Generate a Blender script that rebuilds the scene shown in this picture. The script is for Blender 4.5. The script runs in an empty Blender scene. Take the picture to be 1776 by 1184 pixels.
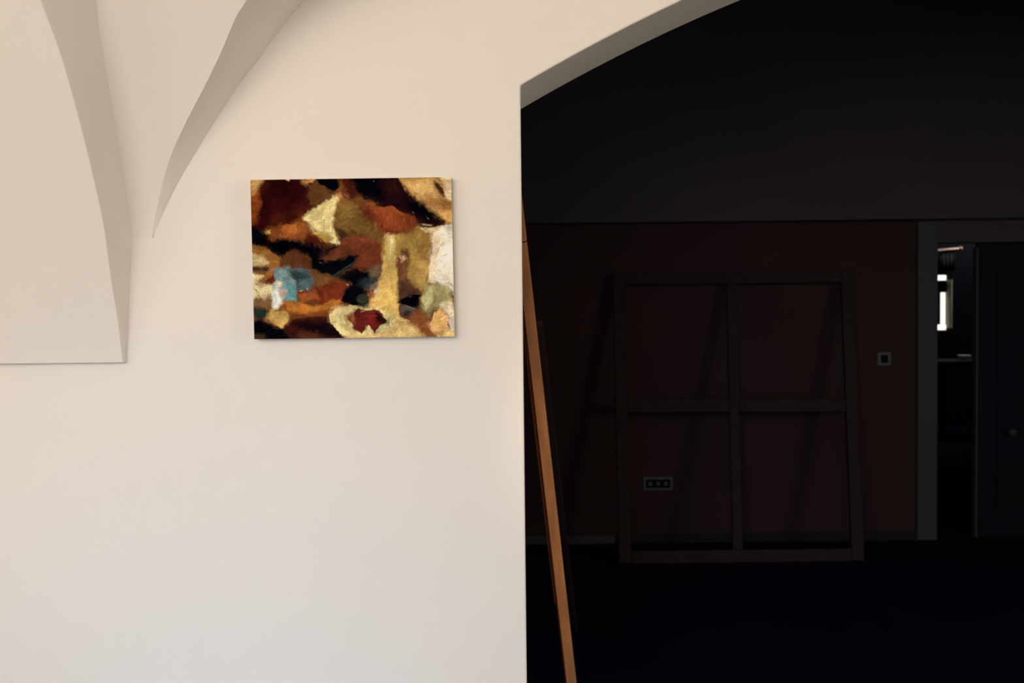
import bpy, bmesh, math, random
import numpy as np
from mathutils import Matrix, Vector
C = bpy.context.scene.collection
random.seed(3)

# ------------------------------------------------------------------ camera
CAM = Vector((0.0, -2.47, 1.50))
F = 1726.7                                   # 35 mm lens on a 36 mm wide frame, 1776 px
ROT = Matrix.Rotation(math.radians(90 - 2.0), 3, 'X') @ Matrix.Rotation(math.radians(-0.65), 3, 'Z')
cd = bpy.data.cameras.new('camera')
cd.lens, cd.sensor_width, cd.clip_start = 35, 36, 0.05
cd.dof.use_dof, cd.dof.focus_distance, cd.dof.aperture_fstop = True, 2.47, 4.5
cam = bpy.data.objects.new('camera', cd)
cam.matrix_world = Matrix.Translation(CAM) @ ROT.to_4x4()
C.objects.link(cam)
bpy.context.scene.camera = cam

# ------------------------------------------------------------------ world, lights, exposure
w = bpy.data.worlds.new('world'); bpy.context.scene.world = w
w.use_nodes = True
w.node_tree.nodes['Background'].inputs[0].default_value = (0.35, 0.45, 0.6, 1)
w.node_tree.nodes['Background'].inputs[1].default_value = 0.02
vs = bpy.context.scene.view_settings
vs.view_transform, vs.look, vs.exposure, vs.gamma, vs.use_curve_mapping = 'Standard', 'None', 0.25, 1.0, False

def area_light(name, loc, target, sx, sy, power, col, spread=180):
    l = bpy.data.lights.new(name, 'AREA'); l.shape = 'RECTANGLE'
    l.size, l.size_y, l.energy, l.color, l.spread = sx, sy, power, col, math.radians(spread)
    o = bpy.data.objects.new(name, l); C.objects.link(o)
    o.location = loc
    o.rotation_euler = (Vector(target) - Vector(loc)).to_track_quat('-Z', 'Y').to_euler()
    return o

def spot_light(name, loc, target, cone, blend, radius, power, col):
    l = bpy.data.lights.new(name, 'SPOT')
    l.energy, l.color, l.spot_size, l.spot_blend, l.shadow_soft_size = power, col, math.radians(cone), blend, radius
    o = bpy.data.objects.new(name, l); C.objects.link(o)
    o.location = loc
    o.rotation_euler = (Vector(target) - Vector(loc)).to_track_quat('-Z', 'Y').to_euler()
    return o

area_light('window_daylight_left', (-3.1, -2.6, 2.15), (-0.3, 0.0, 2.1), 1.7, 1.6, 18, (1.0, 0.875, 0.742))
area_light('window_daylight_back', (-0.9, -4.9, 2.4), (-0.5, 0.0, 2.5), 3.4, 1.6, 57, (1.0, 0.875, 0.742), 120)
area_light('fill_light_right', (5.5, -2.7, 2.1), (-0.8, 0.0, 2.1), 2.4, 1.9, 84, (1.0, 0.885, 0.745))  # added fill that lifts the right-facing vault returns; no window is built here
area_light('window_daylight_low', (-1.3, -4.6, 0.9), (-0.66, 0.0, 0.30), 0.9, 0.9, 2.9, (0.26, 0.58, 1.0), 38)
spot_light('batten_fill_spot', (0.85, -2.0, 2.75), (0.18, 0.5, 0.90), 17, 0.9, 0.05, 72, (1.0, 0.82, 0.66))  # added spot to brighten the batten, not a lamp of the room
area_light('dark_room_fill', (5.5, 1.9, 1.6), (0.0, 2.2, 1.2), 1.0, 1.2, 1.2, (0.35, 0.50, 1.0))  # added weak blue fill to tint the dark room; no window there
spot_light('end_room_fill', (5.7, 8.9, 2.75), (4.9, 9.3, 1.9), 120, 0.6, 0.05, 75, (1.0, 0.86, 0.76))  # added unseen light for the curtain rail and bowl

# ------------------------------------------------------------------ helpers
def ray(px, py):
    return (ROT @ Vector(((px - 888) / F, (592 - py) / F, -1.0)))
def at(px, py, Y):
    """the place in the room at distance plane Y that is seen at a pixel of the 1776 x 1184 frame"""
    d = ray(px, py)
    return CAM + d * ((Y - CAM.y) / d.y)

def srgb(r, g, b):
    return tuple((c / 255 / 12.92) if c / 255 <= 0.04045 else ((c / 255 + 0.055) / 1.055) ** 2.4 for c in (r, g, b))

def obj(name, bm, mat, parent=None, smooth=False, bevel=0.0, seg=2):
    me = bpy.data.meshes.new(name)
    bmesh.ops.recalc_face_normals(bm, faces=bm.faces)
    bm.to_mesh(me); bm.free()
    if mat: me.materials.append(mat)
    if smooth:
        for p in me.polygons: p.use_smooth = True
    o = bpy.data.objects.new(name, me); C.objects.link(o)
    if parent:
        o.parent = parent
        o.matrix_parent_inverse = Matrix.Translation(-parent.location)
    if bevel:
        b = o.modifiers.new('bevel', 'BEVEL'); b.width, b.segments, b.limit_method, b.angle_limit = bevel, seg, 'ANGLE', math.radians(50)
    return o

def thing(name, label, cat, loc, group=None):
    o = bpy.data.objects.new(name, None); C.objects.link(o)
    o.location = loc; o.empty_display_size = 0.1
    return tag(o, label, cat, group)

def tag(o, label, cat, group=None):
    o['label'] = label; o['category'] = cat
    if group: o['group'] = group
    return o

def struct(o, label=None):
    o['kind'] = 'structure'
    if label: o['label'] = label
    return o

def box_bm(x0, x1, y0, y1, z0, z1, bm=None):
    bm = bm or bmesh.new()
    v = [bm.verts.new((x, y, z)) for x in (x0, x1) for y in (y0, y1) for z in (z0, z1)]
    for f in ((0, 1, 3, 2), (4, 6, 7, 5), (0, 4, 5, 1), (2, 3, 7, 6), (0, 2, 6, 4), (1, 5, 7, 3)):
        bm.faces.new([v[i] for i in f])
    return bm

def bar_bm(a, b, u, wu, wv, bm=None):
    """a straight square bar from a to b; u is its width direction"""
    bm = bm or bmesh.new()
    a, b = Vector(a), Vector(b); d = (b - a).normalized()
    u = (Vector(u) - d * Vector(u).dot(d)).normalized(); v = d.cross(u)
    q = [(-1, -1), (1, -1), (1, 1), (-1, 1)]
    A = [bm.verts.new(a + u * (wu / 2 * i) + v * (wv / 2 * j)) for i, j in q]
    B = [bm.verts.new(b + u * (wu / 2 * i) + v * (wv / 2 * j)) for i, j in q]
    bm.faces.new(A[::-1]); bm.faces.new(B)
    for k in range(4):
        bm.faces.new((A[k], A[(k + 1) % 4], B[(k + 1) % 4], B[k]))
    return bm

def prism_bm(pts, y0, y1):
    bm = bmesh.new()
    a = [bm.verts.new((x, y0, z)) for x, z in pts]
    b = [bm.verts.new((x, y1, z)) for x, z in pts]
    bm.faces.new(a); bm.faces.new(b[::-1])
    n = len(pts)
    for i in range(n):
        bm.faces.new((a[i], a[(i + 1) % n], b[(i + 1) % n], b[i]))
    return bm

def cyl_bm(a, b, r, n=20, bm=None):
    bm = bm or bmesh.new()
    a, b = Vector(a), Vector(b); d = (b - a).normalized()
    u = d.orthogonal().normalized(); v = d.cross(u)
    A = [bm.verts.new(a + (u * math.cos(t) + v * math.sin(t)) * r) for t in [2 * math.pi * k / n for k in range(n)]]
    B = [bm.verts.new(b + (u * math.cos(t) + v * math.sin(t)) * r) for t in [2 * math.pi * k / n for k in range(n)]]
    bm.faces.new(A[::-1]); bm.faces.new(B)
    for k in range(n):
        bm.faces.new((A[k], A[(k + 1) % n], B[(k + 1) % n], B[k]))
    return bm

def material(name, col, rough=0.8, var=0.06, scale=6.0, bump=0.0, bump_scale=60.0, spec=0.3, stretch=None, metal=0.0):
    m = bpy.data.materials.new(name); m.use_nodes = True
    nt = m.node_tree; b = nt.nodes['Principled BSDF']
    b.inputs['Roughness'].default_value = rough
    b.inputs['Specular IOR Level'].default_value = spec
    b.inputs['Metallic'].default_value = metal
    tc = nt.nodes.new('ShaderNodeTexCoord'); mp = nt.nodes.new('ShaderNodeMapping')
    if stretch: mp.inputs['Scale'].default_value = stretch
    nt.links.new(tc.outputs['Object'], mp.inputs['Vector'])
    n = nt.nodes.new('ShaderNodeTexNoise'); n.inputs['Scale'].default_value = scale; n.inputs['Detail'].default_value = 5
    nt.links.new(mp.outputs['Vector'], n.inputs['Vector'])
    r = nt.nodes.new('ShaderNodeValToRGB')
    r.color_ramp.elements[0].position, r.color_ramp.elements[1].position = 0.3, 0.7
    r.color_ramp.elements[0].color = tuple(c * (1 - var) for c in col) + (1,)
    r.color_ramp.elements[1].color = tuple(min(1, c * (1 + var)) for c in col) + (1,)
    nt.links.new(n.outputs['Fac'], r.inputs['Fac']); nt.links.new(r.outputs['Color'], b.inputs['Base Color'])
    if bump:
        n2 = nt.nodes.new('ShaderNodeTexNoise'); n2.inputs['Scale'].default_value = bump_scale; n2.inputs['Detail'].default_value = 6
        nt.links.new(mp.outputs['Vector'], n2.inputs['Vector'])
        bp = nt.nodes.new('ShaderNodeBump'); bp.inputs['Strength'].default_value = bump; bp.inputs['Distance'].default_value = 0.004
        nt.links.new(n2.outputs['Fac'], bp.inputs['Height']); nt.links.new(bp.outputs['Normal'], b.inputs['Normal'])
    return m

M = {}
M['plaster'] = material('white_plaster', (0.80, 0.765, 0.72), 0.9, 0.012, 3.0, 0.10, 70, 0.15)
M['near_floor'] = material('grey_stone_floor', (0.24, 0.24, 0.26), 0.5, 0.15, 4.0, 0.1, 40, 0.3, (1, 8, 1))
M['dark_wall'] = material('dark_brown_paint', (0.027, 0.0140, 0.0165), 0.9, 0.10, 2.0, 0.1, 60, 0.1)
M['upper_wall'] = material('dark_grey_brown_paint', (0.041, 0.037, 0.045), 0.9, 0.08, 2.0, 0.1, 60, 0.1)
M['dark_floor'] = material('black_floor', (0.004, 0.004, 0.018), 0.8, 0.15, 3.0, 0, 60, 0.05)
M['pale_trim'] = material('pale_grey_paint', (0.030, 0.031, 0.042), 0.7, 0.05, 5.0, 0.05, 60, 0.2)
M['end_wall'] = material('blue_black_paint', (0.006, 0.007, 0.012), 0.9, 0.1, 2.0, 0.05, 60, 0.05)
M['shaded_trim'] = material('shaded_skirting', (0.010, 0.009, 0.013), 0.7, 0.1, 5.0, 0, 60, 0.1)  # darker copy for the shaded run of baseboard
M['batten'] = material('orange_pine', (0.44, 0.19, 0.078), 0.6, 0.16, 5.0, 0.15, 50, 0.25, (9, 9, 0.7))
M['batten_dark'] = material('dark_stained_pine', (0.10, 0.022, 0.012), 0.65, 0.16, 5.0, 0.15, 50, 0.2, (9, 9, 0.7))
M['strut'] = material('dark_maroon_wood', (0.030, 0.014, 0.018), 0.8, 0.1, 5.0, 0, 60, 0.1)
M['frame_wood'] = material('brown_stretcher_wood', (0.017, 0.0095, 0.0115), 0.8, 0.2, 5.0, 0.15, 50, 0.15, (6, 6, 0.8))
M['plastic'] = material('grey_plastic', (0.033, 0.034, 0.040), 0.5, 0.03, 5.0, 0, 60, 0.3)
M['black_plastic'] = material('black_plastic', (0.002, 0.003, 0.008), 0.9, 0.05, 5.0, 0, 60, 0.02)
M['door_paint'] = material('dark_green_door_paint', (0.002, 0.0045, 0.010), 0.85, 0.1, 3.0, 0, 60, 0.15)
M['brass'] = material('dull_brass', (0.27, 0.215, 0.185), 0.4, 0.1, 6.0, 0, 60, 0.4, None, 0.6)
M['black_iron'] = material('black_iron', (0.010, 0.010, 0.016), 0.6, 0.1, 6.0, 0, 60, 0.2)
M['porcelain'] = material('white_porcelain', (0.75, 0.75, 0.72), 0.3, 0.03, 6.0, 0, 60, 0.5)
M['reveal'] = material('grey_green_plaster', (0.50, 0.48, 0.37), 0.9, 0.1, 12.0, 0.1, 60, 0.1)
M['raw_canvas'] = material('raw_canvas', (0.55, 0.45, 0.32), 0.9, 0.06, 40.0, 0.2, 400, 0.1)
M['pine'] = material('pale_pine', (0.50, 0.34, 0.19), 0.7, 0.1, 6.0, 0.1, 60, 0.2)

def emission(name, col, strength):
    m = bpy.data.materials.new(name); m.use_nodes = True
    b = m.node_tree.nodes['Principled BSDF']
    b.inputs['Base Color'].default_value = (0.02, 0.02, 0.02, 1)
    b.inputs['Emission Color'].default_value = col + (1,); b.inputs['Emission Strength'].default_value = strength
    return m
M['sky_pane'] = emission('daylit_window_glass', (1.0, 0.93, 0.82), 1.3)

# ------------------------------------------------------------------ the near room and its arched wall
XJ = at(908, 650, 0).x                     # the edge of the opening
T = 0.31                                   # wall thickness
ZS = at(904, 148, 0).z                     # springing of the arch
R = 4.78; TH = math.radians(29.7)
CX, CZ = XJ + R * math.sin(TH), ZS - R * math.cos(TH)
XR = XJ + 2 * R * math.sin(TH)
X0, X1, YB, H = -3.3, 5.7, -5.0, 3.4
pts = [(X0, 0), (XJ, 0), (XJ, ZS)]
for k in range(1, 64):
    a = -TH + 2 * TH * k / 64
    pts.append((CX + R * math.sin(a), CZ + R * math.cos(a)))
pts += [(XR, ZS), (XR, 0), (X1, 0), (X1, H), (X0, H)]
struct(obj('wall_front', prism_bm(pts, 0, T), M['plaster'], bevel=0.005), 'white plastered wall with a broad segmental arch opening')
struct(obj('floor', box_bm(X0 - .1, X1 + .1, YB - .1, 0.0, -0.1, 0), M['near_floor']))
struct(obj('ceiling', box_bm(X0 - .1, X1 + .1, YB - .1, T, H, H + .1), M['plaster']))
struct(obj('wall_left', box_bm(X0 - .1, X0, YB, 0, 0, H), M['plaster']))
struct(obj('wall_right', box_bm(X1, X1 + .1, YB, T, 0, H), M['plaster']))
struct(obj('wall_back', box_bm(X0, X1, YB - .1, YB, 0, H), M['plaster']))

# ------------------------------------------------------------------ vault springers on the left
def curve(pts):
    ys = [p[1] for p in pts]; xs = [p[0] for p in pts]
    # slopes for the part above the frame
    s = (xs[1] - xs[0]) / (ys[1] - ys[0]); s2 = (xs[2] - xs[1]) / (ys[2] - ys[1])
    c = (s - s2) / (ys[0] - ys[2]) * 0.6
    def f(y):
        if y < ys[0]:
            d = y - ys[0]
            return xs[0] + s * d + c * d * d
        for i in range(len(ys) - 1):
            if y <= ys[i + 1]:
                # Catmull-Rom in y
                y0, y1 = ys[i], ys[i + 1]
                m = lambda j: (xs[min(j + 1, len(xs) - 1)] - xs[max(j - 1, 0)]) / (ys[min(j + 1, len(ys) - 1)] - ys[max(j - 1, 0)])
                t = (y - y0) / (y1 - y0); hh = y1 - y0
                return ((2*t**3 - 3*t*t + 1) * xs[i] + (t**3 - 2*t*t + t) * hh * m(i) + (-2*t**3 + 3*t*t) * xs[i + 1] + (t**3 - t*t) * hh * m(i + 1))
        return xs[-1]
    return f
C1 = curve([(72, 0), (106, 92), (134, 189), (162, 301), (181, 390), (195, 490), (206, 557), (214, 628)])
C1B = curve([(167, 0), (173, 56), (187, 139), (201, 223), (217, 323), (230, 412), (226.5, 474), (223.5, 535), (221, 590), (218.5, 628)])
C2 = curve([(428, 0), (410, 28), (384, 89), (357, 145), (320, 217), (295, 273), (279, 329), (270, 373), (263.5, 410)])
C3 = curve([(529, 0), (490, 45), (446, 106), (412, 150), (379, 201), (345, 256), (312, 312), (284, 368), (265, 412)])
def interp(y, tab):
    ys = [t[0] for t in tab]; vs_ = [t[1] for t in tab]
    return float(np.interp(y, ys, vs_))
def dB(y):
    t = max(0.0, (412 - y) / 412); return 0.25 * t ** 1.25 if t < 1 else 0.25 + 0.31 * (t - 1)
def dA(y):
    t = (628 - y) / 628.0
    return 0.022 + 0.40 * max(0, t) ** 1.15

def grid_bm(rows):
    bm = bmesh.new()
    V = [[bm.verts.new(p) for p in r] for r in rows]
    for i in range(len(V) - 1):
        for j in range(len(V[i]) - 1):
            q = [V[i][j], V[i][j + 1], V[i + 1][j + 1], V[i + 1][j]]
            bm.faces.new(q)
    return bm

YT = -420
ys = [628 - (628 - YT) * k / 90 for k in range(91)]
# the broad left web: front face, its right return and its underside lip
rows = []
for y in ys:
    d = dA(y); e = at(C1(y), y, -d)
    b = at(C1B(y), y, -(dB(y) - 0.0) if y < 412 else 0.0)
    r = [Vector((X0, 0.02, e.z)), Vector((X0, -d, e.z)), Vector((X0 * .6 + e.x * .4, -d, e.z)), Vector((e.x - 0.012, -d, e.z)),
         Vector((e.x - 0.003, -d + 0.002, e.z)), Vector((e.x, -d + 0.010 if d > 0.03 else -d * .7, e.z))]
    e2 = r[-1]
    r += [e2.lerp(b, 0.5), b, Vector((b.x + 0.02, max(b.y, 0) + 0.02, b.z)) if y >= 412 else b + Vector((0.01, 0.05, 0))]
    rows.append(r)
bm = grid_bm(rows)
bm.verts.ensure_lookup_table()
bot = [v for v in bm.verts][:len(rows[0])]
bm.faces.new(bot)
trim = struct(obj('trim_1', bm, M['plaster'], smooth=False), 'white vault web at the left with a crisp curved right edge and flat foot')
def shade_smooth_by_angle(o, deg):
    me = o.data
    for p in me.polygons: p.use_smooth = True
    bm2 = bmesh.new(); bm2.from_mesh(me)
    for e in bm2.edges:
        if len(e.link_faces) == 2 and e.calc_face_angle(0) > math.radians(deg): e.smooth = False
    bm2.to_mesh(me); bm2.free()
shade_smooth_by_angle(trim, 40)
# the V-shaped web between the two shaded returns
ysb = [412 - (412 - YT) * k / 70 for k in range(71)]
rows = []
for y in ysb:
    d = dB(y)
    a = at(C1B(y) - 6, y, -d); e = at(C2(y) if y < 410 else C2(410), y, -d); wv = at(C3(y) if y < 412 else C3(411), y, 0)
    wv.z = wv.z * 0.5 + e.z * 0.5 if False else wv.z
    r = [a + Vector((-0.03, 0, 0))] + [a.lerp(e, k / 5) for k in range(6)]
    r += [e.lerp(wv, 0.04) + Vector((0, -0.001, 0)), e.lerp(wv, 0.5), wv, wv + Vector((0.004, 0.02, 0))]
    rows.append(r)
bm = grid_bm(rows)
trim = struct(obj('trim_2', bm, M['plaster']), 'white V-shaped vault springer tapering to a point, shaded on its right side')
shade_smooth_by_angle(trim, 35)

# ------------------------------------------------------------------ the dark room behind the arch
YF = 3.77
LX = -0.35
zb = at(1255, 383.5, YF - .12).z           # underside of the beam
pl, pr = at(1591.5, 700, YF - .02).x, at(1626.5, 700, YF - .02).x
zd = at(1680, 420, YF).z
DX1 = pr + 1.15
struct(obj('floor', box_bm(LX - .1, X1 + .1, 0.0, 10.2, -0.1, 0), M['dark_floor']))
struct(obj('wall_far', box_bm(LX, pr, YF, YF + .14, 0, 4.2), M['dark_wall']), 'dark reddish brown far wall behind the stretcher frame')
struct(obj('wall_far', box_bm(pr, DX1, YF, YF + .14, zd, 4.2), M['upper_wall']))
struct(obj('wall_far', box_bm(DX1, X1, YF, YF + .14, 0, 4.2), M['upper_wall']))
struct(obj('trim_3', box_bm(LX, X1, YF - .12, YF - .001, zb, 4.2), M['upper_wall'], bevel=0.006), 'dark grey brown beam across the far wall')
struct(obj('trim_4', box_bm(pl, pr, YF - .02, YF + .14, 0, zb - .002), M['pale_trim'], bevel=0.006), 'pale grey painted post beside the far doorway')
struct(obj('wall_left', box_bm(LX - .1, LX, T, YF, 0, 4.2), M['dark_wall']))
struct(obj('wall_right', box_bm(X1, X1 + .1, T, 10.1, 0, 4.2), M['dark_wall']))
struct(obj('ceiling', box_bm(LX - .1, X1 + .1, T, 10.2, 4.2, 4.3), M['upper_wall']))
bl = at(1066, 945, YF).x
struct(obj('baseboard_left', box_bm(LX, bl, YF - .018, YF, 0, 0.055), M['pale_trim'], bevel=0.004), 'left end of the far baseboard, its lit look put in the colour')
struct(obj('baseboard_right', box_bm(bl, pl, YF - .018, YF, 0, 0.055), M['shaded_trim'], bevel=0.004), 'baseboard behind and right of the stretcher frame, shade put in its colour')  # same baseboard as the left part; lit and shaded runs differ by colour

# ------------------------------------------------------------------ the painting
def lattice(rng, nx, ny, W_, H_):
    """smooth value noise on a W_ x H_ raster from an nx x ny lattice"""
    g = rng.random((ny + 2, nx + 2))
    y = np.linspace(0, ny, H_, endpoint=False); x = np.linspace(0, nx, W_, endpoint=False)
    iy, ix = y.astype(int), x.astype(int); fy, fx = y - iy, x - ix
    fy, fx = fy * fy * (3 - 2 * fy), fx * fx * (3 - 2 * fx)
    a = g[iy][:, ix]; b = g[iy][:, ix + 1]; c = g[iy + 1][:, ix]; d = g[iy + 1][:, ix + 1]
    fx = fx[None, :]; fy = fy[:, None]
    return (a * (1 - fx) + b * fx) * (1 - fy) + (c * (1 - fx) + d * fx) * fy - 0.5

GW, GH = 400, 318
def paint():
    rng = np.random.default_rng(5)
    u, v = np.meshgrid(np.linspace(0, 1, GW), np.linspace(0, 1, GH))
    tl, tr, br, bl_ = (50, 80), (1342, 62), (1365, 1085), (76, 1102)
    PX = (1 - v) * ((1 - u) * tl[0] + u * tr[0]) + v * ((1 - u) * bl_[0] + u * br[0])
    PY = (1 - v) * ((1 - u) * tl[1] + u * tr[1]) + v * ((1 - u) * bl_[1] + u * br[1])
    N = lambda n: lattice(rng, n, int(n * .8), GW, GH)
    img = np.zeros((GH, GW, 3)) + np.array(srgb(112, 66, 36))
    def fill(col, soft, poly, alpha=1.0, wob=1.0):
        nonlocal img
        P = np.array(poly, float)
        X = PX + wob * (N(9) * 22 + N(30) * 10 + N(90) * 8); Y = PY + wob * (N(9) * 22 + N(30) * 10 + N(90) * 8)
        soft = soft * np.clip(.95 + 2.2 * N(7), .3, 2.0)
        inside = np.zeros(X.shape, bool); dist = np.full(X.shape, 1e9)
        for i in range(len(P)):
            (xa, ya), (xb, yb) = P[i], P[(i + 1) % len(P)]
            cond = ((ya > Y) != (yb > Y))
            with np.errstate(divide='ignore', invalid='ignore'):
                xi = (xb - xa) * (Y - ya) / (yb - ya + 1e-12) + xa
            inside ^= cond & (X < xi)
            L = (xb - xa) ** 2 + (yb - ya) ** 2 + 1e-9
            t = np.clip(((X - xa) * (xb - xa) + (Y - ya) * (yb - ya)) / L, 0, 1)
            dist = np.minimum(dist, np.hypot(X - xa - t * (xb - xa), Y - ya - t * (yb - ya)))
        sd = np.where(inside, dist, -dist)
        sd = sd + soft * (.8 * N(70) + 1.0 * N(150))
        m = np.clip(0.5 + sd / (2 * soft), 0, 1) * alpha
        m = m * m * (3 - 2 * m) if alpha == 1 else m
        c = np.array(srgb(*col)) * (1 + 0.55 * N(6) + 0.40 * N(16) + 0.35 * N(50))[..., None]
        img = img * (1 - m[..., None]) + c * m[..., None]
    S = fill
    # upper left
    S((58, 13, 16), 14, [(80,60),(470,60),(430,180),(520,260),(430,290),(380,330),(150,410),(40,380),(40,220),(90,150)])
    S((92, 34, 18), 26, [(200,300),(430,250),(400,330),(250,390),(140,400)], .8)
    S((195, 148, 84), 14, [(40,60),(140,70),(110,110),(66,185),(40,190)])
    S((70, 24, 18), 12, [(140,85),(190,90),(130,170),(100,180)], .7)
    S((145, 68, 26), 14, [(40,180),(100,150),(108,250),(92,300),(100,350),(40,360)], .85)
    S((100, 60, 32), 16, [(420,120),(480,85),(570,140),(620,180),(520,255),(440,240)])
    S((190, 132, 72), 8, [(385,66),(475,66),(455,92),(400,92)], .9)
    S((214, 142, 112), 5, [(268,84),(300,74),(298,102),(285,98)], .9)
    S((5, 4, 14), 9, [(462,60),(628,60),(628,130),(604,152),(560,138),(505,112)])
    S((92, 32, 22), 14, [(625,60),(705,60),(730,210),(690,215),(650,170)])
    S((150, 92, 62), 4, [(655,160),(690,180),(694,206),(670,190)], .6)
    # upper right
    S((196, 146, 84), 22, [(990,55),(1360,55),(1360,360),(1250,320),(1130,210),(1040,140)])
    S((216, 172, 108), 30, [(1070,95),(1210,88),(1240,170),(1150,170)], .9)
    S((126, 76, 38), 26, [(1150,215),(1360,200),(1360,285),(1270,268)], .8)
    S((34, 11, 18), 20, [(690,50),(990,50),(1050,140),(1130,210),(1250,300),(1310,350),(1210,410),(1110,375),(1000,305),(880,260),(800,205),(740,170)])
    S((7, 5, 15), 22, [(695,50),(880,50),(920,200),(790,190),(720,130)], .95)
    S((8, 6, 16), 18, [(1040,205),(1150,215),(1250,300),(1210,340),(1110,295)], .95)
    S((66, 30, 24), 18, [(900,110),(980,80),(1030,150),(960,160)], .6)
    S((72, 42, 26), 8, [(1235,70),(1268,105),(1312,190),(1290,192),(1236,120)])
    S((228, 198, 152), 8, [(1262,50),(1360,50),(1360,210),(1318,190),(1290,110)])
    # middle left
    S((140, 72, 34), 16, [(145,425),(200,390),(300,362),(390,328),(440,400),(500,470),(430,478),(300,455),(185,475)])
    S((176, 100, 44), 24, [(250,385),(380,345),(410,410),(300,425)], .8)
    S((92, 26, 22), 16, [(420,420),(470,440),(560,500),(430,500),(390,460)], .9)
    S((190, 148, 74), 6, [(122,412),(192,388),(175,428),(150,425)])
    S((6, 5, 14), 12, [(40,385),(120,405),(155,425),(185,468),(300,455),(430,478),(540,500),(620,485),(580,550),(490,605),(420,575),(330,522),(250,585),(150,518),(40,500)])
    # cream cone
    S((234, 206, 140), 8, [(602,178),(624,196),(600,240),(578,330),(590,420),(622,485),(570,490),(470,430),(425,380),(390,322),(430,284),(520,228)], 1, .6)
    S((198, 150, 62), 10, [(440,400),(480,420),(560,480),(540,492),(470,440)], .8)
    S((140, 98, 34), 12, [(452,382),(520,410),(590,455),(560,480),(490,440)], .75)
    S((205, 130, 55), 6, [(598,172),(630,172),(622,200),(604,194)])
    # umber centre
    S((126, 90, 44), 14, [(612,215),(720,215),(770,270),(800,345),(900,410),(935,495),(870,488),(790,445),(700,425),(620,445),(584,385),(592,300)])
    S((172, 130, 62), 18, [(628,240),(680,228),(690,300),(645,310)], .8)
    S((62, 36, 24), 14, [(580,375),(650,395),(700,425),(640,455),(600,430)], .9)
    S((76, 42, 24), 10, [(690,385),(800,445),(765,455),(700,420)], .8)
    S((140, 66, 34), 16, [(770,225),(850,248),(960,255),(1090,315),(1140,375),(1060,405),(950,430),(880,395),(860,345),(790,295)])
    S((78, 18, 20), 16, [(765,250),(830,285),(880,322),(820,335),(778,300)], .9)
    S((86, 16, 22), 16, [(868,350),(920,392),(1000,412),(940,430),(885,398)], .9)
    S((128, 84, 46), 14, [(800,350),(880,400),(930,440),(925,500),(850,470)], .6)
    S((124, 60, 36), 16, [(600,500),(700,440),(800,452),(920,505),(935,545),(905,605),(800,650),(690,660),(720,590),(600,560),(500,590),(560,530)])
    S((82, 50, 32), 16, [(640,525),(720,520),(740,570),(650,570)], .7)
    S((60, 34, 26), 16, [(540,500),(620,500),(560,560),(500,590),(480,560)], .7)
    # teal black strokes
    S((8, 10, 16), 12, [(435,590),(560,598),(680,556),(745,566),(722,612),(640,664),(600,695),(520,690),(440,655)])
    S((8, 8, 16), 13, [(590,695),(720,650),(800,668),(842,722),(786,772),(824,832),(800,885),(690,888),(636,865),(650,800),(700,755),(620,725)])
    S((40, 50, 48), 8, [(570,690),(730,590),(740,600),(600,700)], .55, .4)
    # left
    S((96, 52, 30), 12, [(312,515),(425,550),(440,640),(400,662),(290,650),(232,624),(270,568)])
    S((160, 102, 46), 12, [(50,498),(150,508),(252,575),(190,650),(100,745),(50,745)])
    S((216, 186, 130), 12, [(50,545),(140,572),(172,620),(70,642),(50,640)])
    S((222, 198, 148), 10, [(55,665),(130,690),(95,740),(150,738),(215,735),(196,830),(90,870),(60,860)])
    S((150, 92, 44), 8, [(95,735),(190,640),(240,590),(225,650),(120,752)])
    S((100, 38, 24), 8, [(140,735),(216,660),(216,730),(180,738)])
    S((34, 34, 38), 8, [(62,630),(172,634),(166,660),(130,672),(100,655),(62,655)], .9)
    S((96, 74, 52), 4, [(70,770),(110,820),(140,830),(80,880),(60,880),(100,830)], .6)
    S((120, 84, 50), 14, [(70,850),(190,815),(200,900),(150,910),(70,900)])
    S((120, 142, 138), 8, [(218,648),(295,648),(352,720),(362,842),(290,862),(230,856),(196,870),(188,760),(214,730)])
    S((84, 98, 98), 8, [(286,650),(432,652),(462,712),(424,792),(352,792),(340,725)])
    S((40, 54, 58), 12, [(300,655),(420,660),(440,700),(360,735)], .8)
    S((98, 148, 146), 8, [(272,735),(342,755),(362,842),(272,862),(285,800)])
    S((212, 208, 190), 7, [(210,728),(268,722),(240,770),(246,860),(226,902),(194,910),(188,850)], .8)
    S((222, 190, 150), 6, [(216,722),(250,718),(238,756)], .9)
    S((170, 140, 128), 12, [(248,770),(296,785),(280,835),(242,830)], .9)
    S((116, 45, 26), 12, [(455,775),(545,715),(690,742),(640,825),(625,855),(500,875),(360,850),(356,800),(440,792)])
    S((156, 82, 40), 16, [(365,800),(470,790),(500,852),(380,855)], .8)
    S((120, 80, 42), 10, [(448,676),(545,690),(556,735),(470,765)], .9)
    S((235, 160, 140), 3, [(664,746),(682,748),(676,764)], .9)
    # orange form
    S((186, 112, 44), 9, [(240,885),(272,858),(380,858),(470,892),(560,852),(636,850),(615,892),(565,925),(560,955),(420,955),(300,936),(248,912)])
    S((124, 60, 30), 14, [(250,898),(400,935),(565,915),(565,965),(420,968),(300,955)], .85)
    S((150, 72, 40), 12, [(240,872),(290,868),(280,912),(246,914)], .8)
    S((186, 146, 80), 10, [(148,972),(190,915),(280,930),(302,985),(262,1034),(200,1000)])
    S((36, 50, 44), 12, [(66,895),(160,898),(164,945),(120,975),(66,960)])
    S((8, 7, 16), 12, [(60,995),(110,965),(260,1032),(330,1120),(60,1120)])
    S((68, 26, 20), 12, [(262,1040),(330,962),(560,960),(610,1040),(650,1120),(330,1120)])
    S((18, 10, 18), 16, [(320,990),(560,985),(650,1085),(500,1062),(420,1042)], .95)
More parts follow.
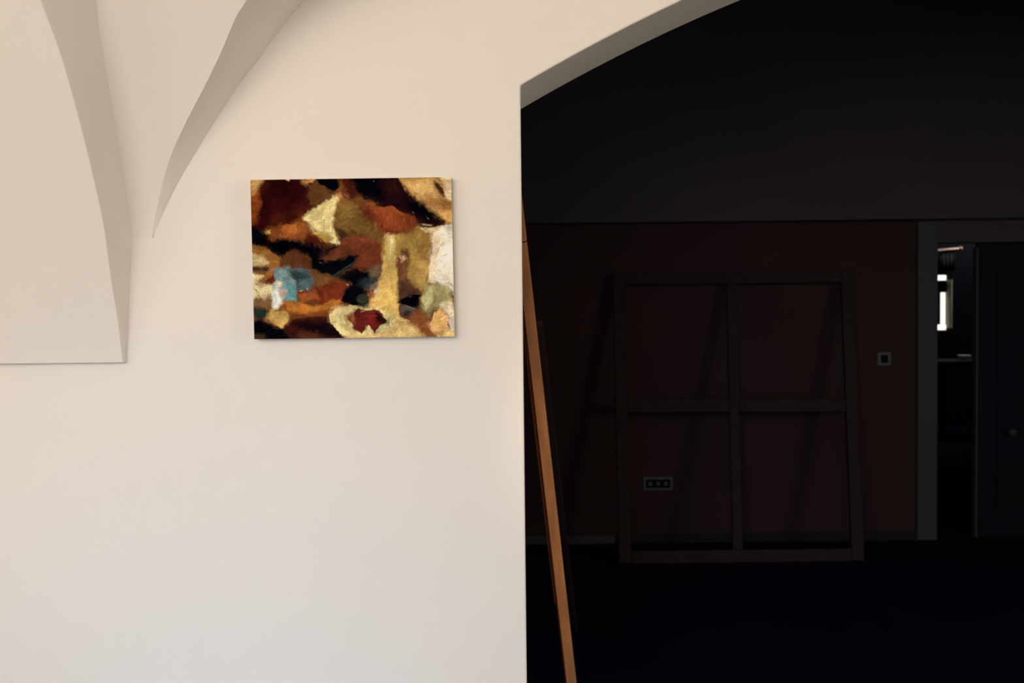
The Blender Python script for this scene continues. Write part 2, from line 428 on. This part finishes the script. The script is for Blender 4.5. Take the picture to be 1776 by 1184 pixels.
    S((104, 58, 30), 12, [(360,1080),(480,1058),(530,1120),(350,1120)], .85)
    S((74, 48, 30), 12, [(70,1070),(150,1075),(160,1120),(70,1120)], .8)
    # golden right
    S((200, 160, 90), 16, [(926,432),(975,434),(992,520),(1000,620),(1012,760),(1004,900),(1004,1000),(900,930),(810,890),(856,780),(890,700),(905,600)])
    S((166, 128, 64), 16, [(960,430),(1080,410),(1140,380),(1215,430),(1222,480),(1212,560),(1192,700),(1155,800),(1080,700),(1050,590),(990,570)])
    S((192, 152, 84), 20, [(1070,690),(1190,580),(1202,700),(1192,795),(1140,785)], .9)
    S((150, 112, 58), 18, [(1100,430),(1210,440),(1200,560),(1130,560)], .7)
    S((230, 200, 134), 8, [(930,434),(974,436),(972,560),(932,600),(936,500)], .9)
    S((232, 196, 140), 10, [(826,812),(880,750),(884,800),(850,840)], .9)
    S((112, 72, 44), 14, [(1018,535),(1060,525),(1078,570),(1050,640),(1062,720),(1150,800),(1080,825),(1008,855),(1000,740),(1022,650),(1004,580)])
    S((80, 50, 38), 16, [(1004,735),(1060,722),(1155,802),(1012,855)], .9)
    S((226, 170, 128), 5, [(1010,575),(1050,572),(1050,600),(1026,606)], .85)
    S((8, 7, 16), 7, [(996,862),(1070,818),(1152,808),(1142,892),(1120,908),(1050,882)])
    S((92, 78, 70), 12, [(1006,884),(1124,912),(1080,955),(1020,955)])
    S((36, 26, 26), 12, [(1030,920),(1090,915),(1070,955),(1035,955)], .8)
    # cream lower centre
    S((214, 176, 112), 16, [(640,1030),(760,1050),(900,990),(1000,940),(1200,1030),(1380,1040),(1380,1120),(640,1120)])
    S((226, 200, 138), 12, [(556,955),(600,900),(700,876),(830,888),(930,935),(985,1000),(900,1070),(760,1075),(650,1092),(600,1025),(562,990)])
    S((190, 156, 96), 12, [(640,930),(690,920),(700,1010),(730,1060),(660,1050),(630,990)], .7)
    S((134, 76, 42), 16, [(1056,975),(1150,915),(1205,980),(1250,1090),(1170,1090),(1100,1030)])
    S((98, 32, 28), 8, [(668,962),(742,904),(800,920),(880,918),(934,990),(885,1010),(852,1055),(806,1008),(762,1064),(712,1042),(706,1000)])
    S((164, 92, 50), 12, [(660,965),(712,925),(722,1005),(690,995)], .8)
    S((40, 13, 16), 12, [(850,925),(934,990),(900,1008),(860,985)], .9)
    S((140, 32, 30), 14, [(800,950),(860,960),(850,1020),(810,1005)], .7)
    # white right
    S((228, 211, 188), 10, [(1225,425),(1270,380),(1380,350),(1380,830),(1295,765),(1208,735),(1203,640),(1220,540)])
    S((218, 190, 154), 14, [(1218,430),(1282,420),(1272,560),(1238,742),(1204,732),(1208,600)], .85)
    S((212, 182, 132), 9, [(1140,375),(1220,380),(1300,365),(1230,425),(1180,415)], .85)
    S((88, 58, 40), 6, [(1150,372),(1240,372),(1190,388)], .7)
    S((160, 144, 96), 14, [(1175,765),(1260,738),(1335,800),(1358,900),(1340,965),(1270,900),(1220,925),(1200,965),(1150,900),(1144,840)])
    S((196, 182, 126), 14, [(1150,840),(1220,770),(1240,850),(1190,920)], .7)
    S((218, 198, 164), 10, [(1268,882),(1340,850),(1380,960),(1322,965)], .9)
    S((208, 158, 98), 12, [(1226,935),(1270,898),(1324,962),(1334,1045),(1300,1090),(1240,1080),(1208,1010)])
    S((232, 208, 190), 8, [(1316,985),(1380,955),(1380,1070),(1336,1045)])
    # small marks
    S((50, 62, 64), 10, [(756,742),(860,690),(884,718),(830,792),(790,774)], .9)
    S((100, 82, 62), 10, [(790,650),(880,620),(890,680),(840,700)], .8)
    S((150, 118, 100), 9, [(820,760),(870,735),(868,780),(830,790)], .9)
    S((188, 110, 66), 6, [(802,812),(846,788),(842,832),(816,842)])
    S((58, 58, 44), 5, [(770 + 38 * math.cos(a), 846 + 34 * math.sin(a)) for a in [k * .628 for k in range(10)]], 1, .3)
    # short bristle strokes laid along the forms
    def blur(f, r):
        for ax in (0, 1):
            p = np.pad(f, [(r + 1, r) if k == ax else (0, 0) for k in (0, 1)], mode='edge').cumsum(ax)
            f = (np.take(p, range(2 * r + 1, p.shape[ax]), ax) - np.take(p, range(0, p.shape[ax] - 2 * r - 1), ax)) / (2 * r + 1)
        return f
    lum = blur(blur(np.sqrt(img).mean(2), 4), 4)
    gy_, gx_ = np.gradient(lum)
    flow = 2.2 * N(4) - .5
    def stroke(cx, cy, ang, L_, W_, c, op):
        r = int(L_ + W_ + 2); x0, x1, y0, y1 = max(0, cx - r), min(GW, cx + r + 1), max(0, cy - r), min(GH, cy + r + 1)
        yy, xx = np.mgrid[y0:y1, x0:x1]; dx, dy = xx - cx, yy - cy
        t = dx * math.cos(ang) + dy * math.sin(ang); q = -dx * math.sin(ang) + dy * math.cos(ang) + .012 * t * t * (cx % 3 - 1)
        br_ = bristle[(np.abs(q * 3).astype(int) + cx * 7 + (q > 0) * 31) % 512]
        m = np.clip((L_ * (.75 + .4 * br_) - np.abs(t)) / 2.5, 0, 1) * np.clip(W_ - np.abs(q) + .5, 0, 1) * op * (.35 + .65 * br_)
        img[y0:y1, x0:x1] = img[y0:y1, x0:x1] * (1 - m[..., None]) + c * m[..., None]
    bristle = rng.random(512)
    for big, n_, L0, W0, op in ((1, 420, 11, 3.0, .5), (0, 2400, 8, 1.5, .6), (0, 1500, 5, 1.1, .7)):
        for _ in range(n_):
            cx, cy = int(rng.integers(0, GW)), int(rng.integers(0, GH))
            g = math.hypot(gx_[cy, cx], gy_[cy, cx])
            ang = math.atan2(gx_[cy, cx], -gy_[cy, cx]) if g > .006 else flow[cy, cx] * 2
            ang += rng.normal(0, .28)
            jx = min(GW - 1, max(0, cx + int(rng.normal(0, 2)))); jy = min(GH - 1, max(0, cy + int(rng.normal(0, 2))))
            c = img[jy, jx] * math.exp(rng.normal(0, .22)) * (1 + rng.normal(0, .05, 3))
            stroke(cx, cy, ang, L0 * (.6 + .8 * rng.random()), W0 * (.6 + .8 * rng.random()), c, op)
    def line(col, x0, y0, x1, y1, w_, op=.9):
        f = lambda x, y: ((x - 62) / 1290 * GW, (y - 75) / 1018 * GH)
        (ax, ay), (bx, by) = f(x0, y0), f(x1, y1)
        stroke(int((ax + bx) / 2), int((ay + by) / 2), math.atan2(by - ay, bx - ax), math.hypot(bx - ax, by - ay) / 2, w_, np.array(srgb(*col)), op)
    for a_ in (((70, 80, 76), 580, 695, 735, 600, .9, .7), ((190, 120, 85), 660, 165, 695, 205, .9), ((200, 180, 150), 850, 88, 857, 102, .5, .5), ((200, 170, 140), 870, 242, 882, 232, .6, .5),
               ((140, 120, 100), 1095, 290, 1110, 305, 1), ((215, 190, 140), 1188, 328, 1206, 346, .6, .5), ((60, 40, 30), 1180, 385, 1240, 392, .9), ((214, 190, 150), 1150, 372, 1230, 384, 1.4),
               ((60, 36, 26), 1290, 90, 1340, 100, .5, .6), ((60, 36, 26), 1310, 80, 1316, 160, .5, .6), ((58, 40, 30), 930, 990, 935, 1040, .8), ((58, 40, 30), 945, 985, 955, 1015, .8),
               ((46, 40, 30), 560, 990, 600, 985, .9), ((110, 100, 92), 1020, 885, 1120, 912, 1, .8), ((150, 140, 130), 1040, 890, 1080, 905, .7, .8), ((34, 30, 30), 350, 800, 424, 796, 1.1),
               ((30, 26, 28), 196, 912, 236, 905, .9), ((222, 200, 170), 355, 790, 385, 784, 1.2), ((222, 190, 150), 408, 765, 418, 785, 1.2), ((225, 205, 160), 110, 710, 140, 685, 1), 
               ((60, 50, 44), 75, 765, 110, 810, .8), ((230, 175, 150), 666, 748, 680, 756, 1.4), ((210, 160, 130), 488, 604, 508, 611, .7, .6), ((90, 96, 84), 740, 842, 748, 862, 1.2), ((200, 196, 170), 560, 470, 610, 490, 1.4, .8), ((205, 180, 110), 590, 380, 600, 470, 1.6, .6), ((170, 60, 40), 800, 960, 860, 950, 1.2, .6)):
        line(*a_)
    # brush streaks, canvas grain and relief
    streak = lattice(rng, 50, 190, GW, GH) * .5 + lattice(rng, 160, 70, GW, GH) * .5
    grain = rng.random((GH, GW)) - .5
    img = np.clip(img * (1 + .28 * streak + .30 * grain)[..., None], 0.0008, 1)
    h = 0.0005 * (streak + 1.2 * N(40) + N(90)) + 0.0007 * (img.mean(2) ** .5)
    return img, h
img, relief = paint()
lm = img.mean(2, keepdims=True); img = img * np.clip(1.20 * lm ** .13, 0, 1.15)
PGAIN = np.array((1.0, 1.12, 1.22))
Yp = -0.030
tl, tr, br, bl_ = at(434.2, 312, Yp), at(782.5, 307, Yp), at(788.5, 583.5, Yp), at(441, 588, Yp)
pt = thing('painting', 'unframed abstract oil painting in browns, cream and teal hung on white wall', 'painting', tuple((tl + tr + br + bl_) / 4 - Vector((0, Yp, 0))))
vv = np.linspace(0, 1, GH)[:, None, None]; uu = np.linspace(0, 1, GW)[None, :, None]
A3 = lambda p: np.array(p)[None, None, :]
pos = (1 - vv) * ((1 - uu) * A3(tl) + uu * A3(tr)) + vv * ((1 - uu) * A3(bl_) + uu * A3(br))
edge = np.minimum(np.minimum(uu, 1 - uu) * GW, np.minimum(vv, 1 - vv) * GH)[..., 0]
pos = pos.copy(); pos[..., 1] -= relief * np.clip(edge / 3, 0, 1)
idx = np.arange(GW * GH).reshape(GH, GW)
quads = np.stack([idx[:-1, :-1], idx[1:, :-1], idx[1:, 1:], idx[:-1, 1:]], -1).reshape(-1, 4)
me = bpy.data.meshes.new('canvas_face')
me.from_pydata(pos.reshape(-1, 3).tolist(), [], quads.tolist())
col = np.ones((GW * GH, 4), np.float32); col[:, :3] = np.clip(img.reshape(-1, 3) * PGAIN, 0, .95)
ca = me.color_attributes.new('pigment', 'FLOAT_COLOR', 'POINT'); ca.data.foreach_set('color', col.ravel())
me.polygons.foreach_set('use_smooth', [True] * len(me.polygons))
pm = bpy.data.materials.new('oil_paint'); pm.use_nodes = True
nt = pm.node_tree; b = nt.nodes['Principled BSDF']
b.inputs['Roughness'].default_value = 0.6; b.inputs['Specular IOR Level'].default_value = 0.0
at_ = nt.nodes.new('ShaderNodeVertexColor'); at_.layer_name = 'pigment'
nt.links.new(at_.outputs['Color'], b.inputs['Base Color'])
tc = nt.nodes.new('ShaderNodeTexCoord'); wn = nt.nodes.new('ShaderNodeTexNoise'); wn.inputs['Scale'].default_value = 500
bp = nt.nodes.new('ShaderNodeBump'); bp.inputs['Strength'].default_value = .25; bp.inputs['Distance'].default_value = .001
nt.links.new(tc.outputs['Object'], wn.inputs['Vector']); nt.links.new(wn.outputs['Fac'], bp.inputs['Height']); nt.links.new(bp.outputs['Normal'], b.inputs['Normal'])
me.materials.append(pm)
o = bpy.data.objects.new('canvas_face', me); C.objects.link(o); o.parent = pt
o.matrix_parent_inverse = Matrix.Translation(-pt.location)
# canvas turned over the edges, and the stretcher behind
bm = bmesh.new()
fr = [bm.verts.new(p) for p in (tl, tr, br, bl_)]
bk = [bm.verts.new(Vector((p.x, -0.004, p.z))) for p in (tl, tr, br, bl_)]
for k in range(4):
    bm.faces.new((fr[k], fr[(k + 1) % 4], bk[(k + 1) % 4], bk[k]))
obj('canvas_edge', bm, M['raw_canvas'], pt)
cs = [Vector((p.x, -0.014, p.z)) for p in (tl, tr, br, bl_)]
ctr = sum(cs, Vector()) / 4
ins = [ctr + (p - ctr) * 0.91 for p in cs]
for k in range(4):
    a, b2 = ins[k], ins[(k + 1) % 4]
    ext = (b2 - a).normalized() * (0.018 if k % 2 == 0 else -0.018)
    obj('stretcher_bar', bar_bm(a - ext, b2 + ext, (0, 1, 0), 0.026, 0.034), M['pine'], pt)

# ------------------------------------------------------------------ battens just behind the arch
def on_line(px, py, Y): return at(px, py, Y)
YA, YBt = 0.36, 0.72                       # top and foot of the leaning batten
def stick_pt(y):
    """centre line of the orange face: pixel row -> place"""
    x = 904.5 + (y - 419) * (991.5 - 904.5) / (1184 - 419)
    t = (y - 300) / (1380 - 300)
    return at(x, y, YA + (YBt - YA) * t)
def stick_floor():
    lo, hi = 1184, 1600
    for _ in range(40):
        m_ = (lo + hi) / 2
        if stick_pt(m_).z > 0.0: lo = m_
        else: hi = m_
    return stick_pt(lo)
foot = stick_floor(); joint = stick_pt(419); top = stick_pt(250)
d = (foot - joint).normalized()
bt = thing('leaning_batten', 'long orange pine batten leaning behind the arch edge, jointed near its top', 'wooden batten', tuple(foot))
SW = 0.030
side = Vector((1, -0.12, 0))
obj('lower_section', bar_bm(joint + d * 0.0016, foot, side, SW, 0.022), M['batten'], bt, bevel=0.0015)
obj('upper_section', bar_bm(top, joint - d * 0.0016, side, SW, 0.022), M['batten'], bt, bevel=0.0015)
off = Vector((-0.0175, 0.010, 0))
endp = stick_pt(1046)
obj('backing_strip', bar_bm(top + off, endp + off, side, 0.016, 0.018), M['batten_dark'], bt, bevel=0.0015)['label'] = 'dark red stained strip along the batten'
off2 = Vector((-0.0125, 0.014, 0))
obj('backing_strip', bar_bm(endp + off2, foot + off2 - d * 0.01, side, 0.016, 0.016), M['batten_dark'], bt, bevel=0.0015)
# the thin strut that props it from behind
ft = at(998.5, 1096, 2.1)
ft = CAM + (ft - CAM) * (CAM.z / (CAM.z - ft.z))          # where that sight line meets the floor
sp = at(934.5, 560, stick_pt(560).y + .004)
obj('rear_strut', bar_bm(sp, ft, (1, 0, 0), 0.022, 0.02), M['strut'], bt, bevel=0.0015)['label'] = 'dark maroon rear strut'

# ------------------------------------------------------------------ big empty stretcher frame leaning on the far wall
YL, YH = 3.27, 3.735                       # foot and head of the frame
def fr_pt(x, y):
    # plane through the foot line and the head line
    d_ = ray(x, y)
    f0 = Vector((0, YL, 0)); slope = Vector((0, YH - YL, 1.76))
    n = Vector((1, 0, 0)).cross(slope)
    return CAM + d_ * ((f0 - CAM).dot(n) / d_.dot(n))
nrm = Vector((1, 0, 0)).cross(Vector((0, YH - YL, 1.76))).normalized()
BW = 0.072
p_tl, p_tr = fr_pt(1073, 485), fr_pt(1468, 480)
p_bl, p_br = fr_pt(1084, 968), fr_pt(1486, 962)
zfoot = BW / 2 + .001
p_bl = Vector((p_bl.x, p_bl.y, p_bl.z)); p_br = Vector((p_br.x, p_br.y, p_br.z))
# level the foot bar on the floor
dz = zfoot - (p_bl.z + p_br.z) / 2
for p in (p_bl, p_br): p.z = zfoot; p.y = YL
sf = thing('stretcher_frame', 'large empty wooden stretcher frame with cross bars leaning on the dark far wall', 'wooden frame', tuple((p_bl + p_br) / 2 - Vector((0, 0, zfoot))))
def fbar(nm, a, b, thick=0.032, wd=BW, shift=0.0):
    sh = nrm * shift
    obj(nm, bar_bm(a + sh, b + sh, nrm, thick, wd), M['frame_wood'], sf, bevel=0.003)
dirx = (p_tr - p_tl).normalized()
for a, b2 in ((p_tl, p_bl), (p_tr, p_br)):
    e = (b2 - a).normalized() * (BW / 2)
    fbar('side_bar', a - e, b2 + e * .9)
h2 = dirx * (BW / 2 + .0015)
fbar('top_bar', p_tl + h2, p_tr - h2); fbar('bottom_bar', p_bl + h2, p_br - h2)
mt, mb = p_tl.lerp(p_tr, .494), p_bl.lerp(p_br, .484)
up = (mt - mb).normalized()
fbar('centre_bar', mt - up * (BW / 2 + .002), mb + up * (BW / 2 + .002), 0.026, 0.058)
ml, mr = p_tl.lerp(p_bl, .470), p_tr.lerp(p_br, .478); mc = mt.lerp(mb, .474)
fbar('cross_bar', ml + dirx * (BW / 2 + .002), mc - dirx * 0.031, 0.026, 0.080)
fbar('cross_bar', mc + dirx * 0.031, mr - dirx * (BW / 2 + .002), 0.026, 0.080)

# ------------------------------------------------------------------ socket strip and switch on the far wall
c = at(1141, 838, YF)
sk = thing('wall_socket', 'grey triple power socket low on dark wall, seen through the stretcher frame', 'socket', (c.x, YF, c.z))
obj('cover_plate', box_bm(c.x - .094, c.x + .094, YF - .010, YF, c.z - .043, c.z + .043), M['plastic'], sk, bevel=0.004)
obj('insert', box_bm(c.x - .076, c.x + .076, YF - .013, YF - .0095, c.z - .026, c.z + .026), M['black_plastic'], sk, bevel=0.002)['label'] = 'black socket insert'
for k in (-1, 0, 1):
    x = c.x + k * .049
    so = obj('socket_outlet', cyl_bm((x, YF - .016, c.z), (x, YF - .0128, c.z), .013, 24), M['plastic'], sk)
    for s in (-1, 1):
        obj('contact_hole', cyl_bm((x + s * .006, YF - .0164, c.z), (x + s * .006, YF - .0158, c.z), .0022, 10), M['black_plastic'], so)
c = at(1533, 622, YF)
sw = thing('light_switch', 'square light switch with a dark rocker beside the pale post', 'switch', (c.x, YF, c.z))
obj('switch_plate', box_bm(c.x - .044, c.x + .044, YF - .010, YF, c.z - .044, c.z + .044), M['plastic'], sw, bevel=0.004)
obj('rocker', box_bm(c.x - .022, c.x + .022, YF - .015, YF - .0095, c.z - .024, c.z + .024), M['black_plastic'], sw, bevel=0.003)['label'] = 'dark rocker'

# ------------------------------------------------------------------ the doorway, its dark leaf and the room beyond
dl = at(1693, 600, YF + .06).x
dr = struct(obj('door_1', box_bm(dl, DX1 - .002, YF + .04, YF + .08, 0.004, zd - .004), M['door_paint'], bevel=0.003), 'dark green door leaf with light painted on its leading edge, right of the pale post')
obj('edge_strip', box_bm(dl - .014, dl - .001, YF + .03, YF + .08, 0.004, zd - .03), M['pale_trim'], dr, bevel=0.002)['label'] = 'leading edge of the leaf, caught light put in its colour'  # paler colour stands in for light caught on the leaf's edge
for z0, z1 in ((.18, .85), (1.0, zd - .18)):
    xa, xb = dl + .12, DX1 - .14
    for q in ((xa, xb, z0, z0 + .025), (xa, xb, z1 - .025, z1), (xa, xa + .025, z0 + .026, z1 - .026), (xb - .025, xb, z0 + .026, z1 - .026)):
        obj('panel_moulding', box_bm(q[0], q[1], YF + .028, YF + .04, q[2], q[3]), M['door_paint'], dr, bevel=0.003)
k = at(1750, 748, YF + .03)
bm = cyl_bm((k.x, YF + .04, k.z), (k.x, YF + .005, k.z), .010, 16)
bmesh.ops.create_uvsphere(bm, u_segments=20, v_segments=12, radius=.026, matrix=Matrix.Translation((k.x, YF - .012, k.z)))
obj('door_knob', bm, M['pale_trim'], dr, smooth=True)['label'] = 'grey round knob'

YW = 9.53
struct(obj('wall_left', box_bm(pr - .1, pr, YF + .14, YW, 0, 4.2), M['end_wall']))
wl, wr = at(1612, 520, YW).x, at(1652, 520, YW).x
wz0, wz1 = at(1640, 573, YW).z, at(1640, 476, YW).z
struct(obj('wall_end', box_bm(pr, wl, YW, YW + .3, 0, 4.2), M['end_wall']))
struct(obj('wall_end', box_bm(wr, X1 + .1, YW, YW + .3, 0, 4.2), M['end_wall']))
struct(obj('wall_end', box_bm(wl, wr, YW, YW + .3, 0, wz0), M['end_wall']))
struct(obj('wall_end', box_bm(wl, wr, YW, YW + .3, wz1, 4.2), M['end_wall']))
wn_ = bpy.data.objects.new('window_1', None); C.objects.link(wn_); wn_.location = ((wl + wr) / 2, YW + .2, wz0)
struct(wn_, 'small bright window far beyond the doorway')
YP = YW + .18
def pane(x0, x1, y0, y1):
    a, b_ = at(x0, y1, YP), at(x1, y0, YP)
    obj('pane', box_bm(a.x, b_.x, YP, YP + .006, a.z, b_.z), M['sky_pane'], wn_)
pane(1620, 1646, 477, 486); pane(1630, 1639.5, 507, 562); pane(1620, 1645, 562.6, 572)
def wbar(nm, x0, x1, y0, y1, m_=M['black_iron']):
    a, b_ = at(x0, y1, YP), at(x1, y0, YP)
    obj(nm, box_bm(a.x, b_.x, YP - .03, YP + .02, a.z, b_.z), m_, wn_)
wbar('rail', 1618, 1646, 486.4, 506.6); wbar('stile', 1618, 1629.6, 507, 562); wbar('stile', 1640, 1646, 507, 562)
wbar('stile', 1646.4, 1650, 474, 574)
obj('reveal', box_bm(wr - .012, wr - .001, YW + .002, YP - .034, wz0 + .03, wz1 - .06), M['reveal'], wn_)['label'] = 'pale plastered right reveal'
# rail with a dark curtain above the window
a, b_ = at(1614, 435.5, YW - .12), at(1663, 431, YW - .12)
cr = thing('curtain_rail', 'thin brassy curtain rail above the small far window', 'rail', tuple((a + b_) / 2))
obj('rod', cyl_bm(a, b_, .017, 14), M['brass'], cr, smooth=False)
bm = bmesh.new(); bmesh.ops.create_uvsphere(bm, u_segments=14, v_segments=10, radius=.028, matrix=Matrix.Translation(b_ + Vector((.02, 0, 0))))
obj('finial', bm, M['brass'], cr, smooth=True)
for f in (.35, .92):
    p = a.lerp(b_, f)
    obj('bracket', box_bm(p.x - .01, p.x + .01, p.y, YW, p.z - .012, p.z + .012), M['black_iron'], cr)
bm = bmesh.new(); n_ = 40
v0 = []; v1 = []
for j in range(n_ + 1):
    p = a.lerp(b_, .38 + .5 * j / n_) ; dy = .018 * math.sin(j * 1.9)
    v0.append(bm.verts.new((p.x, p.y + .025 + dy, p.z - .02))); v1.append(bm.verts.new((p.x, p.y + .025 + dy * 1.3, p.z - .26)))
for j in range(n_): bm.faces.new((v0[j], v0[j + 1], v1[j + 1], v1[j]))
vl = obj('valance', bm, M['black_iron'], smooth=True)
vl.modifiers.new('thickness', 'SOLIDIFY').thickness = .003
tag(vl, 'short dark gathered valance under the brassy rail', 'curtain')
# side table with a bowl beyond the doorway
tz = at(1669, 624, 8.6)
tb = thing('side_table', 'black side table standing in the room beyond the doorway', 'table', (tz.x + .1, 8.6, 0))
obj('table_top', box_bm(tz.x - .35, tz.x + .55, 8.35, 8.85, tz.z - .035, tz.z), M['black_iron'], tb, bevel=0.004)
for sx, sy in ((-.31, 8.39), (.51, 8.39), (-.31, 8.81), (.51, 8.81)):
    obj('leg', box_bm(tz.x + sx - .02, tz.x + sx + .02, sy - .02, sy + .02, 0, tz.z - .036), M['black_iron'], tb)
bm = bmesh.new()
prof = [(.028, 0), (.03, .006), (.06, .03), (.072, .055), (.068, .055), (.055, .032), (.0, .012)]
rings = []
for r_, z_ in prof:
    rings.append([bm.verts.new((tz.x + r_ * math.cos(t), 8.55 + r_ * math.sin(t), tz.z + .001 + z_)) for t in [2 * math.pi * j / 24 for j in range(24)]] if r_ else [bm.verts.new((tz.x, 8.55, tz.z + .001 + z_))])
for i in range(len(rings) - 1):
    A_, B_ = rings[i], rings[i + 1]
    for j in range(24):
        if len(B_) == 1: bm.faces.new((A_[j], A_[(j + 1) % 24], B_[0]))
        else: bm.faces.new((A_[j], A_[(j + 1) % 24], B_[(j + 1) % 24], B_[j]))
bm.faces.new(rings[0][::-1])
tag(obj('bowl', bm, M['porcelain'], smooth=True), 'small pale bowl on the black side table beyond the doorway', 'bowl')
